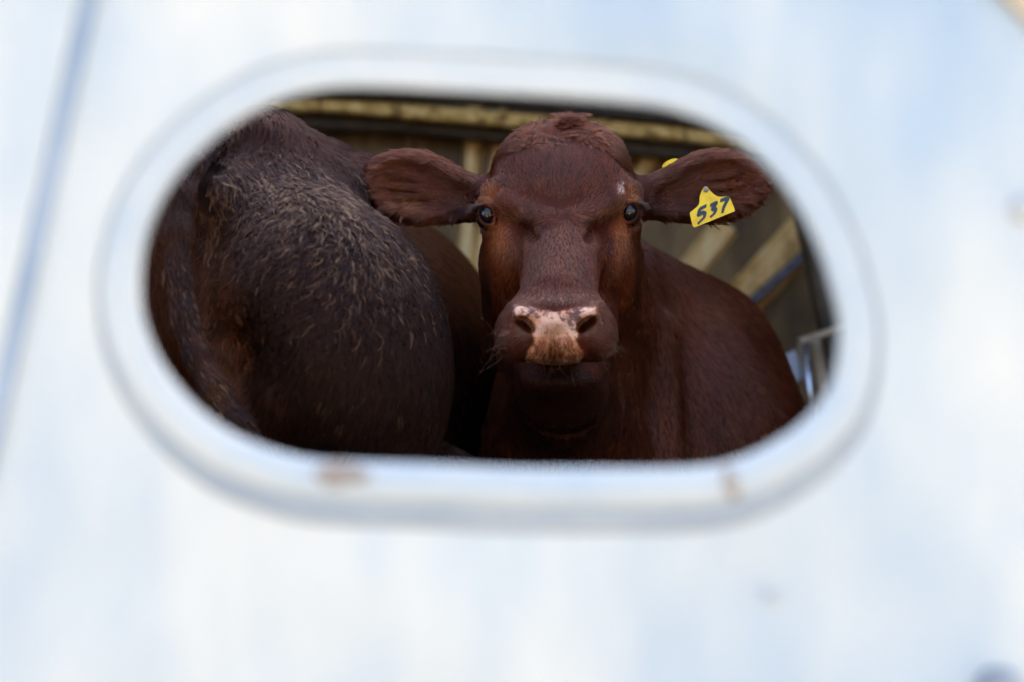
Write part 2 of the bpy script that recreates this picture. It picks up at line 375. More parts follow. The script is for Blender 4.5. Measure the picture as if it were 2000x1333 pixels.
# inside structure
mb = MB(); mb.beam((0, 2.76, DECK - .03), (0.001, 2.76, DECK), 2 * XW - .02, 2 * (YB - 2.76), up=(0, 1, 0), ch=.001)
mb.build('deck', m_deck, crate)
mb = MB()
for x in (-.45, .45): mb.beam((x, YP + .1, DECK - .16), (x, YB - .05, DECK - .16), .1, .2, up=(0, 0, 1))
mb.build('chassis', m_dark, crate)
YW = 4.40
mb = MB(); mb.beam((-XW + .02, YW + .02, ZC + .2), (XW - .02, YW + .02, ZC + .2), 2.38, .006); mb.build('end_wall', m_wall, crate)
for x in (-XW, XW):
    mb = MB(); mb.beam((x, 1.6, ZC + .2), (x, YB, ZC + .2), 2.38, .006, up=(1, 0, 0)); mb.build('side_wall', m_wall, crate)
    mb = MB(); mb.beam((x, YP + .02, ZC - .32), (x, 1.6, ZC - .32), 1.36, .006, up=(1, 0, 0)); mb.build('side_wall', m_wall, crate)  # kept low: unseen gap above it shaped to admit sidelight
    mb = MB(); mb.tube([(x, YP + .04, ZT), (x, 2.5, ZT)], .025); mb.build('side_top_rail', m_rim, crate, True)
# pressed ribs that fan out across the end wall
def rib(x0, y0, x1, y1, wpx, m_=None, Y=YW, dep=.035):
    a = P(x0, y0, Y); b = P(x1, y1, Y); d = (b - a); L = np.hypot(d[0], d[2]); u = np.array([-d[2], 0, d[0]]) / L; w_ = M(wpx, Y) / 2
    if u[0] < 0: u = -u
    sec = [(-1.25, 0), (-.72, dep), (-.60, dep + .002), (.60, dep + .002), (.72, dep), (1.25, 0)]; V = []
    for q in (a, b): V += [q + u * s_ * w_ + np.array([0, -y_ + .016, 0]) for s_, y_ in sec]
    n = len(sec); F = [(i, i + 1, n + i + 1, n + i) for i in range(n - 1)] + [tuple(range(n)), tuple(range(2 * n - 1, n - 1, -1))]
    mesh('rib', V, F, m_ or m_rib, crate, False)
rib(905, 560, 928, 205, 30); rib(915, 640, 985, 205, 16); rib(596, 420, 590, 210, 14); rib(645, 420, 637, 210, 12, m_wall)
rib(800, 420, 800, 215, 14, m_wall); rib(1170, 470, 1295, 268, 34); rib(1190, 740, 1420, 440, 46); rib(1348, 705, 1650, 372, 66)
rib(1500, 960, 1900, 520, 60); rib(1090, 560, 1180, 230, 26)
mb = MB(); mb.beam(P(1395, 655, 4.33), P(1572, 497, 4.33), .028, .028); mb.build('conduit', mottled('dark_tube', [(.03, .03, .04), (.16, .17, .24)], 60, .4, .1), crate)
# top rail: ochre angle with joints, dark purlins above and below
def rail_part(name, pts, hpx, m_, Y, thk):
    mb = MB()
    for (x0, y0), (x1, y1) in zip(pts[:-1], pts[1:]): mb.beam(P(x0, y0, Y), P(x1, y1, Y), M(hpx, Y), thk)
    mb.build(name, m_, crate)
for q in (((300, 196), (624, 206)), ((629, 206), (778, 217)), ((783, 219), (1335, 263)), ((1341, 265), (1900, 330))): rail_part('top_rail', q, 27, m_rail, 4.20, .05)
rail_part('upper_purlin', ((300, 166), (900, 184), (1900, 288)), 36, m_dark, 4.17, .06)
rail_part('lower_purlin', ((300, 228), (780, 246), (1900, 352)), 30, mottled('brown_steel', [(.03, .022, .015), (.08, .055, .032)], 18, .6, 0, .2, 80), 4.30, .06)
# right-hand corner: dark post, cross strap, tan post, bright pipe, painted daylight gap
YG = 3.6
mb = MB(); mb.beam(P(1560, 380, YG + .3), P(1650, 800, YG + .3), M(34, YG), .06); mb.build('corner_post', mottled('corner_brown', [(.05, .035, .022), (.10, .07, .045)], 12), crate)
mb = MB(); mb.beam(P(1560, 668, YG - .1), P(1700, 622, YG - .1), M(11, YG), .05); mb.build('cross_strap', m_tan, crate)
mb = MB(); mb.tube([P(1590, 655, YG), P(1640, 960, YG)], M(13, YG)); mb.build('gate_post', m_tan, crate, True)
mb = MB(); mb.tube([P(1573, 664, YG - .03), P(1596, 920, YG - .03)], M(8, YG), 14); mb.build('gate_pipe', m_pipe, crate, True)
mb = MB(); mb.beam(P(1560, 664, YG), P(1571, 740, YG), M(8, YG), .012); mb.build('latch_bar', m_tan, crate)
pl = [P(*q, YG + .02) for q in ((1508, 706), (1554, 684), (1569, 738), (1546, 752), (1536, 745))]  # daylight through a gap, put into a pale plate's colour
V = pl + [p + np.array([0, .004, 0]) for p in pl]; n = 5
mesh('gap_daylight_plate', V, [tuple(range(n)), tuple(range(2 * n - 1, n - 1, -1))] + [(i, (i + 1) % n, n + (i + 1) % n, n + i) for i in range(n)], m_pale, crate, False)
# unseen back-half roof added to block sun, posts carry the front top rail
mb = MB(); mb.beam((0, 2.85, ZT), (0, YB, ZT), 2 * XW, .006, up=(0, 0, 1)); mb.build('added_roof', m_wall, crate)
for x in (-XW + .03, XW - .03):
    mb = MB(); mb.beam((x, YP + .04, DECK), (x, YP + .04, ZT), .06, .06); mb.build('front_post', m_rim, crate)
mb = MB(); mb.tube([(-XW, YP + .04, ZT), (XW, YP + .04, ZT)], .025); mb.build('front_top_rail', m_rim, crate, True)

# ================================================================== cattle
def paint(p, base, patches, var=.12):
    c = np.tile(np.array(base), (len(p), 1)).astype(float)
    c *= (1 + var * vnoise(p, 14, 11) + var * .6 * vnoise(p, 45, 12))[:, None]
    for ctr, r, col, s in patches:
        r = np.array(r) * np.ones(3); q = np.sqrt((((p - ctr) / r) ** 2).sum(1))
        wgt = s * np.clip(1.5 - q - .25 * vnoise(p, 60, 17), 0, 1); wgt = wgt * wgt * (3 - 2 * wgt)
        c = c * (1 - wgt[:, None]) + np.array(col) * wgt[:, None]
    return np.clip(c, 0, 1)
def set_attr(idb, name, arr, typ, dom):
    a = idb.attributes.new(name, typ, dom)
    a.data.foreach_set('color' if typ == 'FLOAT_COLOR' else 'value', arr.astype(np.float32).ravel())
def rgba(c): return np.hstack([c, np.ones((len(c), 1))])
def polydist(x, z, poly):
    d = np.full(len(x), 9.); ins = np.zeros(len(x), bool)
    for i in range(len(poly)):
        ax_, az_ = poly[i]; bx_, bz_ = poly[(i + 1) % len(poly)]
        vx, vz = bx_ - ax_, bz_ - az_; t = np.clip(((x - ax_) * vx + (z - az_) * vz) / (vx * vx + vz * vz), 0, 1)
        d = np.minimum(d, np.hypot(x - ax_ - t * vx, z - az_ - t * vz))
        c = ((az_ > z) != (bz_ > z)) & (x < (bx_ - ax_) * (z - az_) / (bz_ - az_ + 1e-12) + ax_); ins ^= c
    return np.where(ins, d, -d)

def sample(V, F, n, wfun):
    """random roots on the mesh, weighted by area times wfun(face centres, normals)"""
    a, b, c, d = (V[F[:, i]] for i in range(4)); nn = np.cross(c - a, d - b); ar = np.linalg.norm(nn, axis=1) * .5 + 1e-12
    nn = nn / (2 * ar)[:, None]; ctr = (a + b + c + d) / 4
    wt = ar * wfun(ctr, nn); cs = np.cumsum(wt); f = np.searchsorted(cs, rng.random(n) * cs[-1]); f = np.minimum(f, len(F) - 1)
    u, v = rng.random((2, n, 1)); return (a[f] * (1 - u) + b[f] * u) * (1 - v) + (d[f] * (1 - u) + c[f] * u) * v, f
def vnormals(V, F):
    nn = np.cross(V[F[:, 2]] - V[F[:, 0]], V[F[:, 3]] - V[F[:, 1]]); out = np.zeros_like(V)
    for i in range(4): np.add.at(out, F[:, i], nn)
    return out / (np.linalg.norm(out, axis=1)[:, None] + 1e-12)
def flow(p, guides, power=5):
    num = np.zeros_like(p); den = np.zeros(len(p))
    for g_, d_, r in guides:
        q = 1 / ((((p - g_) / r) ** 2).sum(1) + .02) ** (power / 2); num += q[:, None] * (np.array(d_) / np.linalg.norm(d_)); den += q
    return num / den[:, None]
def unit(a): return a / (np.linalg.norm(a, axis=1)[:, None] + 1e-9)
def fur(name, root, nrm, dirs, length, color, parent, npt=4, lift=.35, radius=.00022, clump=0, csize=30, wave=0, wfreq=1.5, jitter=.18, droop=.0, material=None, cdir=.3, lvar=.3):
    n = len(root); t = np.linspace(0, 1, npt)
    D = dirs - nrm * (dirs * nrm).sum(1)[:, None]; D = unit(D)
    Bn = np.cross(nrm, D)
    ang = rng.normal(0, jitter, n); ph = rng.random(n) * 6.28; am = rng.random(n)
    if clump:
        nc = max(2, n // csize); ci = rng.choice(n, nc, replace=False)
        kd = kdtree.KDTree(nc)
        for j, i in enumerate(ci): kd.insert(root[i], j)
        kd.balance(); own = np.fromiter((kd.find(p)[1] for p in root), np.int64, n)
        cang = rng.normal(0, cdir, nc); cph = rng.random(nc) * 6.28; cam_ = rng.random(nc)
        ang = ang * .5 + cang[own]; ph = cph[own] + rng.normal(0, .25, n); am = cam_[own]
        cl = rng.uniform(.75, 1.25, nc)[own]
    else: own = None; cl = 1
    D2 = D * np.cos(ang)[:, None] + Bn * np.sin(ang)[:, None]; B2 = np.cross(nrm, D2)
    L = length * rng.uniform(1 - lvar, 1 + lvar, n) * cl
    pts = np.zeros((n, npt, 3))
    lf = lift * rng.uniform(.6, 1.4, n)
    for i, ti in enumerate(t):
        wv = wave * am * np.sin(ph + wfreq * 6.28 * ti) * ti ** .6 - wave * am * 0
        pts[:, i] = root + D2 * (L * ti)[:, None] + nrm * (L * lf * (ti - .55 * ti * ti))[:, None] + B2 * wv[:, None] + nrm * (wave * .6 * am * np.cos(ph + wfreq * 6.28 * ti) * ti)[:, None]
    if clump:
        cen = pts[ci][own]; k = (clump * t ** .65)[None, :, None]; pts = pts * (1 - k) + cen * k
    pts -= (nrm * .0006)[:, None, :]
    hc_ = bpy.data.hair_curves.new(name); hc_.add_curves([npt] * n)
    hc_.attributes['position'].data.foreach_set('vector', pts.astype(np.float32).ravel())
    ra = (radius * np.linspace(1, .15, npt) ** .7)[None, :] * rng.uniform(.7, 1.3, n)[:, None]
    at = hc_.attributes.get('radius') or hc_.attributes.new('radius', 'FLOAT', 'POINT'); at.data.foreach_set('value', ra.astype(np.float32).ravel())
    set_attr(hc_, 'coat', rgba(color(root, own)), 'FLOAT_COLOR', 'CURVE')
    hc_.materials.append(material or m_hair)
    o = bpy.data.objects.new(name, hc_); S.collection.objects.link(o); o.parent = parent
    return o
def facing(c, nn):
    v = unit(np.array([0, 0, ZC]) - c); return (v * nn).sum(1)
def cone(c, mar=170):
    """near enough to the line of sight through the opening (also from a step aside) to need fur"""
    px = 1000 + c[:, 0] / (KPX * c[:, 1]); py = 667 - (c[:, 2] - ZC) / (KPX * c[:, 1])
    return np.clip(1 - np.maximum.reduce([280 - px, px - 1630, 170 - py, py - 900, px * 0]) / mar, 0, 1)

# ---------------------------------------------------------------- heifer looking out
hf = Field(axis([(-.32, -.28, .02), (-.28, -.068, .0034), (-.068, -.012, .0018), (-.012, .152, .0034), (.152, .208, .0018), (.208, .44, .0034), (.44, .80, .02)]),
           axis([(1.86, 2.135, .0034), (2.135, 2.175, .002), (2.175, 2.42, .0034), (2.42, 4.40, .018)]),
           axis([(DECK - .02, ZC - .25, .018), (ZC - .25, ZC + .162, .0034), (ZC + .162, ZC + .222, .0018), (ZC + .222, ZC + .36, .0034), (ZC + .36, ZC + .40, .02)]))
E = lambda px, py, Y, rx, rz, dep, rot=(0, 0, 0), k=.03, op='add': hf.ell(P(px, py, Y), (M(rx, Y), dep, M(rz, Y)), rot, k, op)
C = lambda p, q, rp, rq, k=.03, op='add': hf.cap(P(*p), P(*q), M(rp, p[2]), M(rq, q[2]), k, op)
# torso, shoulder, neck
E(1290, 905, 2.86, 290, 330, .40, k=.08)
hf.ell((.36, 3.45, ZC - .30), (.27, .72, .32), k=.1)
hf.ell((.38, 3.98, ZC - .22), (.22, .30, .27), k=.1)
C((1104, 470, 2.38), (1165, 800, 2.62), 118, 200, .06)
C((1110, 640, 2.40), (1120, 900, 2.50), 105, 150, .05)
C((1190, 560, 2.62), (1330, 700, 2.85), 110, 170, .08)
for x0, y0, x1, y1, r in ((1225, 600, 1190, 960, 26), (1290, 640, 1300, 980, 34)): C((x0, y0, 2.475), (x1, y1, 2.43), r, r * 1.3, .025)
# dewlap folds hanging under the jaw
for q, (yy, ww) in enumerate(((826, 88), (856, 108), (892, 132), (935, 150))):
    pp = [P(1095 + ww * math.sin(a), yy - 70 * (1 - math.cos(a)) * 1.1, 2.245 + .022 * q + .14 * (1 - math.cos(a))) for a in np.linspace(-1.35, 1.35, 9)]
    hf.chain(pp, [.002 + .011 * math.cos(a) for a in np.linspace(-1.35, 1.35, 9)], .025)
# skull
E(1097, 396, 2.255, 146, 138, .115, k=.03)
for s in (-1, 1): E(1097 + s * 44, 338, 2.245, 80, 76, .085, (0, s * 18, 0), k=.03)
E(1097, 385, 2.185, 112, 92, .066, k=.025)
E(1100, 305, 2.270, 92, 50, .075, k=.04)
C((1098, 440, 2.200), (1090, 590, 2.040), 86, 76, .030)
for s in (-1, 1):
    cx_ = 1096
    C((cx_ + s * 100, 500, 2.275), (cx_ + s * 62, 640, 2.17), 54, 46, .035)      # cheek and jaw
    E(cx_ + s * 110, 560, 2.30, 46, 95, .070, k=.03)
    E(cx_ + s * 122, 412, 2.200, 34, 58, .040, (0, 0, 0), .03)                    # orbit
    C((cx_ + s * 136, 376, 2.19), (cx_ + s * 92, 380, 2.165), 15, 18, .02)       # brow
    C((cx_ + s * 104, 396, 2.150), (cx_ + s * 28, 434, 2.112), 19, 20, .016)
    C((cx_ + s * 94, 438, 2.118), (cx_ + s * 46, 470, 2.088), 10, 8, .012, 'sub')       # ridge running in from the brow
    E(cx_ + s * 100, 520, 2.215, 50, 100, .075, (0, s * 4, 0), .03)                # flat of the cheek
    C((cx_ + s * 98, 462, 2.118), (cx_ + s * 86, 560, 2.070), 14, 16, .020, 'sub')         # hollow beside the bridge
C((1096, 600, 2.25), (1094, 715, 2.13), 82, 54, .05)
# muzzle
E(1086, 640, 2.020, 112, 62, .068, k=.03)
E(1085, 662, 1.992, 84, 52, .050, k=.02)
E(1086, 604, 2.008, 88, 24, .048, k=.02)
for s in (-1, 1):
    E(1086 + s * 78, 655, 1.992, 42, 52, .045, (0, s * -12, 0), .02)              # upper lip lobes
    E(1086 + s * 64, 620, 1.960, 22, 22, .020, (0, 0, 0), .014)                    # nostril wing
E(1094, 746, 2.095, 70, 26, .052, k=.05); E(1098, 768, 2.215, 80, 50, .06, k=.10); C((1098, 780, 2.24), (1112, 900, 2.42), 66, 105, .08)
for s in (-1, 1): C((1098 + s * 66, 650, 2.29), (1104 + s * 78, 870, 2.37), 44, 62, .07)
E(1090, 728, 1.985, 118, 6.5, .062, k=.012, op='sub')
for s in (-1, 1):
    c0 = P(1086 + s * 60, 636, 1.945); hf.ell(c0, (.0150, .060, .0085), (0, s * -42, s * 12), .005, 'sub')
    c0 = P(1086 + s * 68, 628, 1.948); hf.ell(c0, (.0075, .034, .0065), (0, s * -10, 0), .005, 'sub')
# ears: cupped leaves on a short stalk
EAR = {}
for s, (ex_, ey_, tip, rl, rh, ang) in {-1: (808, 366, 700, 112, 72, 12), 1: (1396, 364, 1505, 114, 71, -8)}.items():
    Ye = 2.255
    hf.ell(P(ex_, ey_, Ye), (M(rl, Ye), .028, M(rh, Ye)), (0, ang, s * 14), .02)
    E(ex_ - s * 62, ey_ + 16, Ye - .004, 84, 46, .026, (0, ang, 0), .02)
    C((1096 + s * 132, 392, 2.262), (ex_ - s * 70, ey_ + 14, 2.25), 40, 40, .025)
    hf.ell(P(ex_ + s * 4, ey_ - 2, Ye - .040), (M(rl * .86, Ye), .050, M(rh * .76, Ye)), (0, ang, s * 14), .006, 'sub')
    for q in (-22, 0, 20): C((ex_ - s * 70, ey_ + q * .5 + 8, Ye - .006), (ex_ + s * 60, ey_ + q * 1.2 - 4, Ye + .004), 5, 4, .010)
    hf.ell(P(ex_ - s * 75, ey_ + 18, Ye - .030), (M(46, Ye), .018, M(24, Ye)), (0, ang, 0), .015, 'sub')
# eye sockets
EYE = {-1: P(951, 423, 2.169), 1: P(1229, 418, 2.169)}; RE = .0215
for s, c in EYE.items():
    hf.ell(c, (.0158, .030, .0198), (0, 0, 0), .004, 'sub')
    for up, r0, off in ((1, .0030, 0), (-1, .0022, 0), (1, .0042, .0062)):     # lid rims and the fold over the upper lid
        pp = []
        for a in np.linspace(-1.5, 1.5, 11):
            dx = math.sin(a) * (.0122 + off * .3); dz = up * (math.cos(a) ** .8) * (.0150 + off) - s * math.sin(a) * -.0028
            pp.append(c + np.array([dx, -RE * math.sqrt(max(.06, 1 - (dx / (.82 * RE)) ** 2 - (dz / RE) ** 2)) - .0004 + off * .2, dz]))
        hf.chain(pp, [r0 * (.55 + .45 * math.cos(a)) for a in np.linspace(-1.5, 1.5, 11)], .0035)
# legs
def leg(field, pts, rad): field.chain([np.array(p, float) for p in pts], rad, .03)
fz = DECK
leg(hf, [(.12, 2.80, ZC - .42), (.12, 2.78, fz + .40), (.12, 2.80, fz + .12), (.12, 2.76, fz + .035)], [.10, .055, .036, .05])
leg(hf, [(.48, 2.86, ZC - .42), (.48, 2.84, fz + .40), (.48, 2.86, fz + .12), (.48, 2.82, fz + .035)], [.10, .055, .036, .05])
for x in (.24, .52): leg(hf, [(x, 3.95, ZC - .36), (x, 3.86, fz + .62), (x, 4.08, fz + .43), (x, 4.04, fz + .12), (x, 4.00, fz + .035)], [.16, .10, .048, .036, .05])
leg(hf, [(.40, 4.24, ZC - .02), (.40, 4.30, ZC - .2), (.40, 4.31, ZC - .62)], [.03, .02, .028])
V, F = hf.skin('heifer'); del hf.d
pad_px = [(1006,597),(1030,601),(1058,607),(1086,611),(1115,605),(1140,602),(1164,601),(1163,614),(1150,626),(1136,640),(1128,656),(1124,668),(1132,682),(1142,692),(1134,708),(1133,722),(1100,718),(1060,716),(1030,716),(1027,700),(1028,688),(1042,674),(1045,662),(1040,650),(1026,638),(1010,622),(1006,610)]
ypad = 1.945
pad_poly = [tuple(P(x, y, ypad)[[0, 2]]) for x, y in pad_px]
def nostril(p):
    w_ = np.zeros(len(p))
    for s in (-1, 1):
        q = p - P(1086 + s * 60, 637, 1.95); a = R(s * 42); u = q[:, 0] * math.cos(a) - q[:, 2] * math.sin(a); v = q[:, 0] * math.sin(a) + q[:, 2] * math.cos(a)
        u2 = q[:, 0] * math.cos(a) + q[:, 2] * math.sin(a); v2 = -q[:, 0] * math.sin(a) + q[:, 2] * math.cos(a)
        w_ = np.maximum(w_, np.clip(2.2 - 2 * np.minimum(np.hypot(u2 / .0125, v2 / .0050), 9), 0, 1))
    return w_
def pad_mask(p):
    d = polydist(p[:, 0], p[:, 2], pad_poly) + .0012 * vnoise(p, 170, 2)
    m = np.clip(d / .009 + .5, 0, 1) * (p[:, 1] < 2.03)
    return m * (1 - nostril(p))
BASE = (.112, .024, .0105)
OR, OR2 = (.35, .098, .024), (.24, .062, .017)
hp = [(P(958, 380, 2.15), (.016, .05, .016), OR, .7), (P(1238, 378, 2.15), (.012, .05, .020), OR, .8),
      (P(972, 455, 2.13), (.016, .05, .034), OR, .8), (P(1214, 450, 2.13), (.016, .05, .034), OR, .8),
      (P(975, 530, 2.2), (.030, .08, .050), OR2, .8), (P(1218, 530, 2.2), (.030, .08, .050), OR2, .8),
      (P(948, 560, 2.2), (.010, .08, .05), (.05, .015, .010), .8), (P(1247, 540, 2.2), (.008, .08, .06), (.06, .018, .012), .8),
      (P(1010, 425, 2.12), (.035, .05, .010), (.15, .05, .020), .6), (P(1180, 425, 2.12), (.035, .05, .010), (.15, .05, .020), .6),
      (P(1213, 370, 2.14), (.0058, .06, .0085), (.72, .46, .35), 1.5),
      (P(760, 355, 2.2), (.045, .06, .026), (.20, .055, .020), .8), (P(800, 395, 2.2), (.035, .06, .014), (.36, .14, .065), .9), (P(855, 432, 2.2), (.05, .06, .012), (.36, .12, .05), .8),
      (P(905, 400, 2.2), (.03, .06, .04), (.035, .012, .009), .8), (P(1290, 420, 2.2), (.04, .06, .03), (.035, .012, .009), .8),
      (P(1360, 365, 2.2), (.10, .06, .06), (.070, .018, .010), .75), (P(1425, 362, 2.2), (.04, .06, .014), (.24, .07, .026), .7),
      (P(1015, 600, 1.97), (.03, .05, .018), (.16, .06, .035), .7), (P(1165, 610, 1.97), (.022, .05, .022), (.20, .07, .035), .7),
      (P(990, 665, 1.97), (.03, .06, .035), (.15, .060, .042), .8), (P(1185, 665, 1.97), (.03, .06, .035), (.17, .075, .055), .8), (P(1085, 588, 1.99), (.06, .05, .010), (.16, .07, .045), .7),
      (P(1098, 810, 2.2), (.14, .3, .07), (.050, .015, .010), .9), (P(1090, 742, 2.05), (.055, .1, .010), (.03, .012, .010), .8), (EYE[-1], (.0108, .05, .0142), (.018, .009, .007), 1), (EYE[1], (.0108, .05, .0142), (.018, .009, .007), 1), (P(1420, 610, 2.85), (.22, .4, .035), (.17, .046, .022), .8), (P(1330, 800, 2.6), (.22, .4, .12), (.075, .021, .013), .6), (P(1090, 340, 2.15), (.05, .1, .05), (.085, .025, .016), .6),  # throat patch: dark coat plus shade under the jaw painted in
      (P(1020, 648, 1.94), (.011, .03, .011), (.20, .10, .075), .9), (P(1152, 648, 1.94), (.011, .03, .011), (.20, .10, .075), .9)]
def heifer_coat(p):
    c = paint(p, BASE, hp); st = np.array([130, 40, 24]); k = 1 + .26 * vnoise(p * st, 1, 31) + .22 * vnoise(p * np.array([26, 14, 6]), 1, 33) + .14 * vnoise(p * st * 2.3, 1, 32)
    return np.clip(c * k[:, None], 0, 1)
root_h = empty('young_cow', (.30, 2.9, DECK))
tag(root_h, 'red brown young cow facing out of the opening with a yellow tag in its ear', 'cow', 'brown cattle standing in the crate')
me = np_mesh('body', V, F)
set_attr(me, 'coat', rgba(heifer_coat(V) * np.where(pad_mask(V) > .1, 1, .6)[:, None]), 'FLOAT_COLOR', 'POINT'); set_attr(me, 'pad', pad_mask(V), 'FLOAT', 'POINT')
fre = np.zeros(len(V))
for c, r, s_ in ((P(1042, 612, 1.95), (.018, .03, .009), .15), (P(1120, 625, 1.95), (.017, .03, .013), .22), (P(1090, 600, 1.95), (.045, .03, .009), .07)):
    fre += s_ * np.clip(1.4 - np.sqrt((((V - c) / np.array(r)) ** 2).sum(1)), 0, 1)
set_attr(me, 'freckle', fre, 'FLOAT', 'POINT')
stn = np.clip(1.5 - np.sqrt((((V - P(1081, 684, 1.95)) / np.array([.018, .05, .026])) ** 2).sum(1)), 0, 1) * (.75 + .35 * vnoise(V, 90, 8))
stn += .5 * np.clip(1.4 - np.sqrt((((V - P(1085, 640, 1.95)) / np.array([.03, .05, .010])) ** 2).sum(1)), 0, 1)
set_attr(me, 'stain', np.clip(stn, 0, 1), 'FLOAT', 'POINT')
body_h = link('body', me, m_face); keep(body_h, root_h)
NH = vnormals(V, F)
print('heifer verts', len(V), 'outward check', float((NH * (V - V.mean(0))).sum(1).mean()))
for s, c in EYE.items():
    bm_v = []; n = 32; mm = 20
    for i in range(mm + 1):
        th = math.pi * i / mm
        for j in range(n): ph = 2 * math.pi * j / n; bm_v.append(c + RE * np.array([.80 * math.sin(th) * math.cos(ph), math.cos(th), math.sin(th) * math.sin(ph)]))
    Fe = [(i * n + j, i * n + (j + 1) % n, (i + 1) * n + (j + 1) % n, (i + 1) * n + j) for i in range(mm) for j in range(n)]
    mesh('eye', bm_v, Fe, m_eye, root_h)

wh = P(1092, 432, 2.12)
GH = [(P(1092, 400, 2.12), (0, 0, 1), .05), (P(1092, 330, 2.15), (.0, 0, 1), .05), (P(1030, 340, 2.15), (-.5, 0, 1), .05), (P(1160, 340, 2.15), (.5, 0, 1), .05),
      (P(1020, 400, 2.12), (-.7, 0, .9), .05), (P(1175, 400, 2.12), (.7, 0, .9), .05), (P(1100, 265, 2.2), (.5, -.1, .5), .05), (P(1040, 275, 2.2), (-1, 0, .1), .05), (P(1180, 285, 2.2), (1, 0, -.3), .05),
      (P(1092, 470, 2.1), (0, -.4, -1), .05), (P(1092, 560, 2.03), (0, -.4, -1), .05), (P(1040, 440, 2.12), (-1, -.1, -.45), .04), (P(1145, 440, 2.12), (1, -.1, -.45), .04),
      (P(1010, 480, 2.12), (-.5, 0, -1), .05), (P(1180, 480, 2.12), (.5, 0, -1), .05), (P(960, 530, 2.2), (-.2, .4, -1), .06), (P(1235, 530, 2.2), (.2, .4, -1), .06),
      (P(960, 380, 2.16), (-.6, .2, .7), .03), (P(1235, 380, 2.16), (.6, .2, .7), .03), (P(975, 450, 2.14), (-.3, .2, -1), .03), (P(1212, 450, 2.14), (.3, .2, -1), .03),
      (P(1000, 640, 1.97), (-1, .3, -.3), .04), (P(1180, 640, 1.97), (1, .3, -.3), .04), (P(1090, 590, 1.98), (0, -.5, -1), .04), (P(1050, 690, 1.95), (-.3, 0, -1), .03), (P(1130, 690, 1.95), (.3, 0, -1), .03),
      (P(1095, 780, 2.0), (0, .1, -1), .06), (P(990, 700, 2.1), (-.3, .5, -1), .06), (P(1200, 700, 2.1), (.3, .5, -1), .06),
      (P(880, 370, 2.22), (-1, 0, .30), .05), (P(800, 330, 2.22), (-1, 0, .15), .05), (P(730, 340, 2.22), (-1, 0, -.2), .05), (P(800, 430, 2.22), (-.8, 0, -.7), .05), (P(900, 430, 2.22), (-.5, 0, -1), .04),
      (P(1310, 370, 2.22), (1, 0, .25), .05), (P(1400, 320, 2.22), (1, 0, .15), .05), (P(1470, 340, 2.22), (1, 0, -.2), .05), (P(1400, 430, 2.22), (.8, 0, -.7), .05), (P(1290, 440, 2.22), (.4, 0, -1), .04),
      (P(1120, 860, 2.35), (0, .3, -1), .12), (P(1260, 700, 2.6), (.15, .3, -1), .15), (P(1400, 700, 2.8), (.5, .6, -.9), .15), (P(1300, 850, 2.6), (.1, .2, -1), .15), (P(1500, 780, 2.9), (.6, .7, -.8), .15)]
def bare(p):
    m = pad_mask(p) < .4
    for s, c in EYE.items(): m &= ~((np.abs(p[:, 0] - c[0]) < .0128) & (((p[:, 0] - c[0]) / .0135) ** 2 + ((p[:, 2] - c[2]) / .0178) ** 2 < 1) & (p[:, 1] < c[1] + .002))
    for s in (-1, 1): m &= (((p - P(1086 + s * 62, 635, 1.96)) / np.array([.012, .05, .009])) ** 2).sum(1) > 1
    return m
HEADC = P(1095, 480, 2.15)
# short coat of the head and muzzle
def w_head(c, nn):
    d = np.linalg.norm((c - HEADC) / np.array([.26, .24, .27]), axis=1)
    return (np.clip(facing(c, nn) + .35, 0, 1) + .05) * np.clip((1.25 - d) * 5, 0, 1) * cone(c)
r_, f_ = sample(V, F, 620000, w_head); k_ = bare(r_); r_ = r_[k_]; n_ = unit(NH[F[f_[k_], 0]])
dr = flow(r_, GH)
q = np.abs(r_[:, 0] - HEADC[0]); ear = np.clip((q - .115) / .04, 0, 1); poll = np.clip((r_[:, 2] - P(0, 330, 2.15)[2]) / .05, 0, 1) * (1 - ear)
muz = np.clip((P(0, 560, 2.0)[2] - r_[:, 2]) / .03, 0, 1)
ln = .0085 + .003 * ear + .012 * poll - .0045 * muz + .007 * (r_[:, 1] > 2.16) * muz
def cole(p, own):
    return np.clip(colh(p, None) * rng.uniform(.45, 1.6, own.max() + 1)[own][:, None], 0, .8)
def colh(p, own):
    c = heifer_coat(p); v = 1 + .25 * rng.normal(0, 1, len(p))
    if own is not None: v = v * rng.uniform(.55, 1.45, own.max() + 1)[own]
    return np.clip(c * np.clip(v, .5, 1.6)[:, None], 0, .8)
fur('coat', r_, n_, dr, ln, colh, body_h, npt=4, lift=.20, radius=.00016, jitter=.14, clump=.55, csize=16, cdir=.14)
# neck and shoulder
def w_body(c, nn):
    d = np.linalg.norm((c - HEADC) / np.array([.26, .24, .27]), axis=1)
    return np.clip(facing(c, nn) + .3, 0, 1) * np.clip((d - .95) * 4, 0, 1) * cone(c)
r_, f_ = sample(V, F, 260000, w_body); n_ = unit(NH[F[f_, 0]])
fur('coat', r_, n_, flow(r_, GH), .016 * np.ones(len(r_)), colh, body_h, npt=4, lift=.18, radius=.00024, jitter=.16, clump=.5, csize=14, cdir=.16)
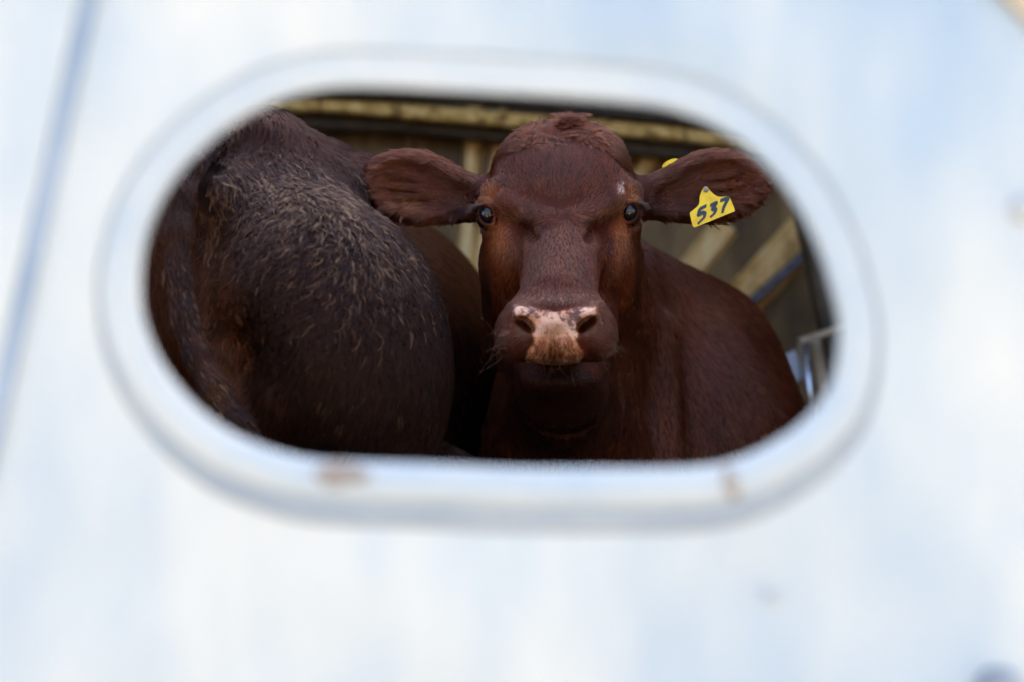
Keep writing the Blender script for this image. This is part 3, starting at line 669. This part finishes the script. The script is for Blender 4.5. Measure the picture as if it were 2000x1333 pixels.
# long hair: tousled forelock on the poll
def w_poll(c, nn): return np.clip(1.3 - np.linalg.norm((c - P(1100, 285, 2.22)) / np.array([.076, .07, .032]), axis=1), 0, 1) ** 1.2 * (facing(c, nn) > -.5)
r_, f_ = sample(V, F, 60000, w_poll); n_ = unit(NH[F[f_, 0]])
wp_ = np.clip(1.3 - np.linalg.norm((r_ - P(1100, 275, 2.22)) / np.array([.076, .07, .036]), axis=1), 0, 1)
fur('forelock', r_, n_, flow(r_, GH) + rng.normal(0, .1, (len(r_), 3)), (.009 + .028 * wp_) * rng.uniform(.6, 1.1, len(r_)), cole, body_h, npt=7, lift=.32, radius=.00019, clump=.8, csize=34, cdir=.55, wave=.005, wfreq=.7)
r_, f_ = sample(V, F, 3500, lambda c, nn: np.clip(1 - np.linalg.norm((c - P(1105, 258, 2.24)) / np.array([.024, .05, .014]), axis=1), 0, 1)); n_ = unit(NH[F[f_, 0]])
fur('crown_tuft', r_, unit(n_ + np.array([0, -.3, .8])), np.tile((.6, -.3, .1), (len(r_), 1)) + rng.normal(0, .5, (len(r_), 3)), .027 * np.ones(len(r_)), colh, body_h, npt=7, lift=.9, radius=.00018, clump=.8, csize=40, cdir=.9, wave=.004, wfreq=.7)
# long hair fringing and filling the ears
def w_ear(c, nn):
    m = 0
    for s, ex_ in ((-1, 815), (1, 1390)):
        m = m + np.clip(1.25 - np.linalg.norm((c - P(ex_, 372, 2.23)) / np.array([.10, .06, .062]), axis=1), 0, 1)
    return m * (.5 + (facing(c, nn) > -.4))
r_, f_ = sample(V, F, 55000, w_ear); n_ = unit(NH[F[f_, 0]])
fur('ear_hair', r_, n_, flow(r_, GH), .019 * np.ones(len(r_)), cole, body_h, npt=6, lift=.20, radius=.00017, clump=.75, csize=14, cdir=.20, wave=.002, wfreq=.7)
# dark tuft of lashes behind each eye
lr, ld, lnn = [], [], []
for s, c in EYE.items():
    for _ in range(260):
        a = rng.uniform(-.2, 1.25); lr.append(c + np.array([s * (.004 + .012 * math.sin(a)), -.0175 + .012 * math.sin(a), .0165 * math.cos(a) * .9 + .001])); ld.append((s * rng.uniform(.3, 1), -rng.uniform(.3, .9), rng.uniform(-.5, .15))); lnn.append((0, -.4, 1))
lr = np.array(lr); ld = np.array(ld); lnn = unit(np.array(lnn))
fur('eyelash', lr, lnn, ld, .017 * np.ones(len(lr)), lambda p, o: np.tile((.02, .012, .01), (len(p), 1)), body_h, npt=5, lift=.3, radius=.00022, jitter=.1)
# whiskers
wr, wd = [], []
def wfun_(ctr, r, n, d):
    r_, f_ = sample(V, F, n, lambda c, nn: np.clip(1 - np.linalg.norm((c - ctr) / np.array(r), axis=1), 0, 1) * (facing(c, nn) > .05)); r_ = r_[:]
    wr.append(r_); wd.append(np.tile(d, (len(r_), 1)) + rng.normal(0, .45, (len(r_), 3)))
wfun_(P(985, 680, 1.99), (.045, .05, .045), 10, (-.6, -.6, -.6)); wfun_(P(1192, 680, 1.99), (.045, .05, .045), 12, (.6, -.6, -.6))
wfun_(P(1085, 745, 1.99), (.06, .05, .022), 18, (0, -.5, -1)); wfun_(P(1085, 716, 1.96), (.06, .05, .010), 16, (0, -.3, -1))
wr = np.vstack(wr); wd = np.vstack(wd); wl = np.where(np.abs(wr[:, 0] - P(1085, 0, 1.98)[0]) < .05, .5, .8)
fur('whisker', wr, unit(np.tile((0, -1., .2), (len(wr), 1))), wd, wl * rng.uniform(.02, .07, len(wr)) * rng.uniform(.6, 1, len(wr)), lambda p, o: np.array((.62, .42, .28)) * rng.uniform(.4, 1.1, (len(p), 1)), body_h, npt=7, lift=.45, radius=.00012, jitter=.3, wave=.006, wfreq=.35)

# ear tag with its number: laid flat on the plane of the tag
YT = 2.196
tag_px = [(1372,371),(1378,365),(1385,371),(1394,380),(1404,385),(1414,385),(1421,384),(1425,386),(1434,407),(1434,412),(1431,415),(1362,443),(1357,444),(1353,441),(1348,421),(1348,416),(1351,413),(1362,404),(1366,396),(1367,384)]
tp = catmull(tag_px, 3)
Vt = [P(x, y, YT + .010 - (y - 366) * .00022) for x, y in tp]; n = len(Vt); Vt += [v + np.array([0, .0018, 0]) for v in Vt]
et = mesh('ear_tag', Vt, [tuple(range(n)), tuple(range(2 * n - 1, n - 1, -1))] + [(i, (i + 1) % n, n + (i + 1) % n, n + i) for i in range(n)], m_tag, root_h, False)
et['label'] = 'yellow plastic ear tag marked 537 hanging on the front of the ear'
sv = []; sc_ = P(1379, 371, YT + .0065)
for rr_, yy_ in ((.0042, .002), (.0042, -.0006), (.0030, -.0016), (.0004, -.0020)): sv += [sc_ + np.array([rr_ * math.cos(2 * math.pi * i / 14), yy_, rr_ * math.sin(2 * math.pi * i / 14)]) for i in range(14)]
st_ = mesh('stud', sv, [(k * 14 + i, k * 14 + (i + 1) % 14, (k + 1) * 14 + (i + 1) % 14, (k + 1) * 14 + i) for k in range(3) for i in range(14)], m_rust); st_.parent = et
# the digits, as brush strokes in the tag's own slanted frame: u along the base line, v up, in photo-size units
def tagpt(u, v, lift=.0006):
    o = np.array([1361.5, 438.5]); ux = np.array([.925, -.38]); vx = np.array([.0, -1.0]) + np.array([.12, 0])
    q = o + ux * u + vx * v; return P(q[0], q[1], YT + .010 - (q[1] - 366) * .00022 - lift)
strokes = [[(16, 30), (2, 28.5), (1, 17), (9, 19), (15, 15), (14, 7), (1, 0)],
           [(24, 27), (38, 27.5), (30, 18.5), (38, 14), (36, 7), (27, 3)],
           [(45, 28.5), (63, 27.5), (55, 13), (53, 1)]]
mb = MB(); hw = 3.9
for st in strokes:
    dens = []
    for (a, b) in zip(st[:-1], st[1:]): dens += [np.array(a) + (np.array(b) - np.array(a)) * t for t in np.linspace(0, 1, 8, endpoint=False)]
    dens.append(np.array(st[-1])); dens = np.array(dens)
    sm = dens.copy(); 
    for _ in range(3): sm[1:-1] = (sm[:-2] + 2 * sm[1:-1] + sm[2:]) / 4
    Vd = []
    for i, p in enumerate(sm):
        d = sm[min(i + 1, len(sm) - 1)] - sm[max(i - 1, 0)]; d /= np.linalg.norm(d) + 1e-9; nn = np.array([-d[1], d[0]])
        wv = hw * (.75 + .35 * math.sin(math.pi * min(1, i / len(sm) + .15)))
        Vd += [tagpt(*(p + nn * wv)), tagpt(*(p - nn * wv))]
    mb.add(Vd, [(2 * i, 2 * i + 1, 2 * i + 3, 2 * i + 2) for i in range(len(sm) - 1)])
num = mb.build('number', m_ink); num.parent = et
# the button half of a second tag showing over the ear's top edge
cb = P(1309, 320, 2.245); Vb = []; 
for i in range(18): a = 2 * math.pi * i / 18; Vb.append(cb + np.array([.0125 * math.cos(a), -.001 - .003 * math.cos(a), .0060 * math.sin(a) + .0045 * math.cos(a)]))
Vb += [v + np.array([0, .0025, -.0005]) for v in Vb]
bt = mesh('tag_button', Vb, [tuple(range(18)), tuple(range(35, 17, -1))] + [(i, (i + 1) % 18, 18 + (i + 1) % 18, 18 + i) for i in range(18)], m_tag, root_h, False)

# ---------------------------------------------------------------- cow turned away
cf = Field(axis([(-.80, -.74, .02), (-.74, .02, .0065), (.02, .10, .012)]),
           axis([(1.62, 2.50, .0065), (2.50, 4.38, .022)]),
           axis([(DECK - .02, ZC - .30, .018), (ZC - .30, ZC + .36, .0065), (ZC + .36, ZC + .40, .02)]))
E2 = lambda px, py, Y, rx, rz, dep, rot=(0, 0, 0), k=.06, op='add': cf.ell(P(px, py, Y), (M(rx, Y), dep, M(rz, Y)), rot, k, op)
C2 = lambda p, q, rp, rq, k=.05, op='add': cf.cap(P(*p), P(*q), M(rp, p[2]), M(rq, q[2]), k, op)
cf.ell((-.305, 2.95, ZC - .10), (.305, .85, .375), k=.1)
E2(630, 690, 2.12, 250, 325, .26, (0, -14, 0), k=.07)
E2(250, 640, 2.20, 170, 320, .26, k=.05)
E2(495, 420, 2.22, 178, 172, .24, k=.07)
C2((520, 300, 2.16), (640, 345, 2.5), 62, 70, .06)        # loin
E2(520, 268, 2.13, 48, 46, .09, k=.05)                     # tail head
C2((655, 380, 2.26), (712, 352, 2.36), 60, 52, .05)        # hook bone
E2(432, 380, 1.985, 40, 46, .05, k=.05)                    # pin bone
E2(615, 560, 1.97, 120, 160, .08, (0, -14, 0), .08)
cf.chain([P(*q) for q in ((420, 330, 1.965), (396, 430, 1.945), (394, 560, 1.93), (412, 660, 1.92), (442, 740, 1.91), (505, 860, 1.90))], [.010, .014, .016, .018, .020, .020], .012, 'sub')
E2(470, 690, 1.86, 34, 60, .05, (0, -12, 0), .08, 'sub')
tail = [(470, 250, 2.10), (420, 270, 1.99), (375, 320, 1.93), (352, 380, 1.905), (346, 450, 1.895), (346, 540, 1.885), (360, 620, 1.875), (383, 690, 1.865), (418, 760, 1.85), (462, 830, 1.84), (520, 910, 1.83), (560, 990, 1.83)]
tr = [38, 30, 28, 28, 28, 27, 27, 28, 29, 30, 30, 24]
cf.chain([P(*p) for p in tail], [M(r, p[2]) * .92 for r, p in zip(tr, tail)], .010)
for x in (-.50, -.16): leg(cf, [(x, 2.22, ZC - .32), (x, 2.26, fz + .62), (x, 2.02, fz + .43), (x, 2.08, fz + .12), (x, 2.13, fz + .035)], [.17, .11, .048, .036, .05])
for x in (-.46, -.17): leg(cf, [(x, 3.42, ZC - .36), (x, 3.42, fz + .42), (x, 3.42, fz + .12), (x, 3.46, fz + .035)], [.11, .056, .036, .05])
leg(cf, [(-.32, 3.45, ZC - .06), (-.36, 3.85, ZC - .14), (-.38, 4.02, ZC - .28)], [.20, .13, .10])
leg(cf, [(-.38, 4.02, ZC - .26), (-.38, 4.14, ZC - .50)], [.09, .06])
for s in (-1, 1): cf.ell((-.38 + s * .15, 3.98, ZC - .22), (.09, .02, .045), (0, s * 12, 0), .02)
V, F = cf.skin('cow'); del cf.d
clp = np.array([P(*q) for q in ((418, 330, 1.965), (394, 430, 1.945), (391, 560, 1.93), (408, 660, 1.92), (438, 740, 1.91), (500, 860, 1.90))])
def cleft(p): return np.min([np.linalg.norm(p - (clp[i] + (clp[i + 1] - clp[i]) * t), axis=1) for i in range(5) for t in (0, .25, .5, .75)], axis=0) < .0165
BASE2 = (.029, .0130, .0120)
cp = [(P(300, 620, 2.0), (.08, .2, .22), (.12, .038, .018), .8), (P(455, 690, 1.95), (.03, .15, .12), (.13, .045, .022), .8), (P(520, 830, 1.95), (.06, .1, .06), (.085, .025, .018), .6),
      (P(405, 520, 1.95), (.012, .1, .12), (.13, .045, .022), .8),
      (P(540, 250, 2.1), (.14, .3, .05), (.055, .020, .014), .8), (P(720, 300, 2.4), (.16, .3, .05), (.06, .020, .014), .8),
      (P(880, 480, 2.7), (.14, .35, .25), (.15, .048, .020), 1)]
tailp = np.array([P(*t) for t in tail])
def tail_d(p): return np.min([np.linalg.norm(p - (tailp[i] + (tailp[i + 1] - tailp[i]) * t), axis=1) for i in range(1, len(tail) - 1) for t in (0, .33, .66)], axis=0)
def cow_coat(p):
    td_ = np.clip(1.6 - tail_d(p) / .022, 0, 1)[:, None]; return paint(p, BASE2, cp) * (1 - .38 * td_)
root_c = empty('turned_cow', (-.30, 2.8, DECK))
tag(root_c, 'dark brown cow turned away, its muddy wavy rump and tail towards the opening', 'cow', 'brown cattle standing in the crate')
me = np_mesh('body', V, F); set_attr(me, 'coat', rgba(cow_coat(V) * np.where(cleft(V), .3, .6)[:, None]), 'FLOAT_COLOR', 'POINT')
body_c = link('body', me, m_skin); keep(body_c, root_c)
NC = vnormals(V, F)
print('cow verts', len(V), 'outward check', float((NC * (V - V.mean(0))).sum(1).mean()))
GC = [(P(540, 260, 2.1), (-.2, -.3, -1), .1), (P(700, 330, 2.3), (.4, 0, -1), .1), (P(600, 420, 2.0), (.15, 0, -1), .1), (P(760, 460, 2.05), (.45, 0, -1), .1),
      (P(520, 520, 1.95), (-.5, 0, -1), .1), (P(600, 600, 1.9), (-1, 0, -.7), .1), (P(700, 620, 1.9), (-.3, 0, -1), .1), (P(830, 600, 2.0), (.1, 0, -1), .1),
      (P(520, 700, 1.9), (-.7, 0, -1), .08), (P(650, 780, 1.9), (-.35, 0, -1), .1), (P(800, 780, 2.0), (0, 0, -1), .1), (P(480, 600, 1.95), (-.4, 0, -1), .06),
      (P(480, 690, 1.95), (-.1, 0, -1), .05), (P(300, 620, 2.1), (-.2, 0, -1), .1), (P(430, 400, 1.95), (0, 0, -1), .06), (P(880, 480, 2.5), (.5, .6, -.7), .15), (P(900, 650, 2.6), (.3, .6, -.8), .15)]
TW = [(P(*tail[i]), P(*tail[i + 1]) - P(*tail[i]), .035) for i in range(1, len(tail) - 1)]
GC += [(a, d, r * .7) for a, d, r in TW]
def w_cow(c, nn): return np.clip(facing(c, nn) + .3, 0, 1) * cone(c)
r_, f_ = sample(V, F, 760000, w_cow); n_ = unit(NC[F[f_, 0]])
pxr = 1000 + r_[:, 0] / (KPX * r_[:, 1]); pyr = 667 - (r_[:, 2] - ZC) / (KPX * r_[:, 1])
def e_(cx, cz, rx, rz): return np.clip(1.5 - np.sqrt(((pxr - cx) / rx) ** 2 + ((pyr - cz) / rz) ** 2), 0, 1)
wet = np.clip(np.maximum.reduce([e_(620, 440, 230, 130), e_(560, 560, 190, 110), e_(760, 540, 120, 100), e_(620, 620, 150, 60)]), 0, 1) * (r_[:, 1] < 2.4)
td = tail_d(r_); ontail = td < .036
cl_ = cleft(r_); wetm = (rng.random(len(r_)) < wet) & ~ontail & ~cl_
def colc(mud_w):
    def f(p, own):
        c = cow_coat(p); v = np.clip(1 + .25 * rng.normal(0, 1, len(p)), .5, 1.7)[:, None]; c = c * v
        if own is not None:
            nc = own.max() + 1; muddy = rng.random(nc)[own] < mud_w(p); c = c * rng.uniform(.6, 1.5, nc)[own][:, None]; tone = rng.uniform(.3, 1.0, nc)[own][:, None]
            mf = rng.uniform(.15, 1, nc)[own][:, None]; c = np.where(muddy[:, None], c * (1 - mf) + mf * np.array((.42, .245, .14)) * tone * rng.uniform(.6, 1.2, (len(p), 1)), c)
        return np.clip(c, 0, .8)
    return f
def mudw(p):
    x = 1000 + p[:, 0] / (KPX * p[:, 1]); y = 667 - (p[:, 2] - ZC) / (KPX * p[:, 1])
    g_ = lambda cx, cy, rx, ry, s: s * np.exp(-((x - cx) / rx) ** 2 - ((y - cy) / ry) ** 2)
    return g_(560, 410, 170, 90, .48) + g_(425, 360, 30, 40, .9) + g_(415, 460, 16, 40, .5) + g_(760, 540, 110, 90, .30) + .03
def flecks(p):
    x = 1000 + p[:, 0] / (KPX * p[:, 1]); y = 667 - (p[:, 2] - ZC) / (KPX * p[:, 1]); m = 0
    for cx_, cy_, a, b in ((628, 785, 5, 12), (642, 792, 4, 12), (655, 787, 4, 7), (676, 775, 3, 6), (690, 786, 3, 6), (714, 771, 3, 5), (670, 827, 6, 7), (783, 812, 5, 8), (700, 640, 3, 6), (520, 740, 3, 4), (745, 690, 3, 5)):
        m = np.maximum(m, .9 * np.exp(-((x - cx_) / a) ** 2 - ((y - cy_) / b) ** 2))
    return m
smooth_ = ~wetm & ~ontail & ~cl_
fur('coat', r_[smooth_], n_[smooth_], flow(r_[smooth_], GC), .018 * np.ones(smooth_.sum()), colc(flecks), body_c, material=m_hair_damp, npt=4, lift=.17, radius=.00022, jitter=.16, clump=.5, csize=14, cdir=.16)
fur('wavy_coat', r_[wetm], n_[wetm], flow(r_[wetm], GC), .020 * np.ones(wetm.sum()), colc(mudw), body_c, material=m_hair_damp, npt=8, lift=.30, radius=.00023, jitter=.15, clump=.92, csize=13, cdir=.42, wave=.0042, wfreq=.95)
ot = np.where(ontail)[0]
tw = lambda p: .04 + .8 * np.exp(-(((1000 + p[:, 0] / (KPX * p[:, 1])) - 420) / 12) ** 2 - (((667 - (p[:, 2] - ZC) / (KPX * p[:, 1])) - 770) / 35) ** 2) + .35 * np.exp(-((p[:, 2] - P(0, 590, 1.9)[2]) / .06) ** 2) * (rng.random(len(p)) < .5)
r2, f2 = sample(V, F, 90000, lambda c, nn: (tail_d(c) < .036) * (1 - cleft(c)) * cone(c)); n2 = unit(NC[F[f2, 0]])
fur('tail_hair', r2, n2, flow(r2, TW), .015 * np.ones(len(r2)), colc(tw), body_c, material=m_hair_damp, npt=6, lift=.14, radius=.00024, jitter=.1, clump=.75, csize=26, cdir=.14, wave=.002, wfreq=.6)
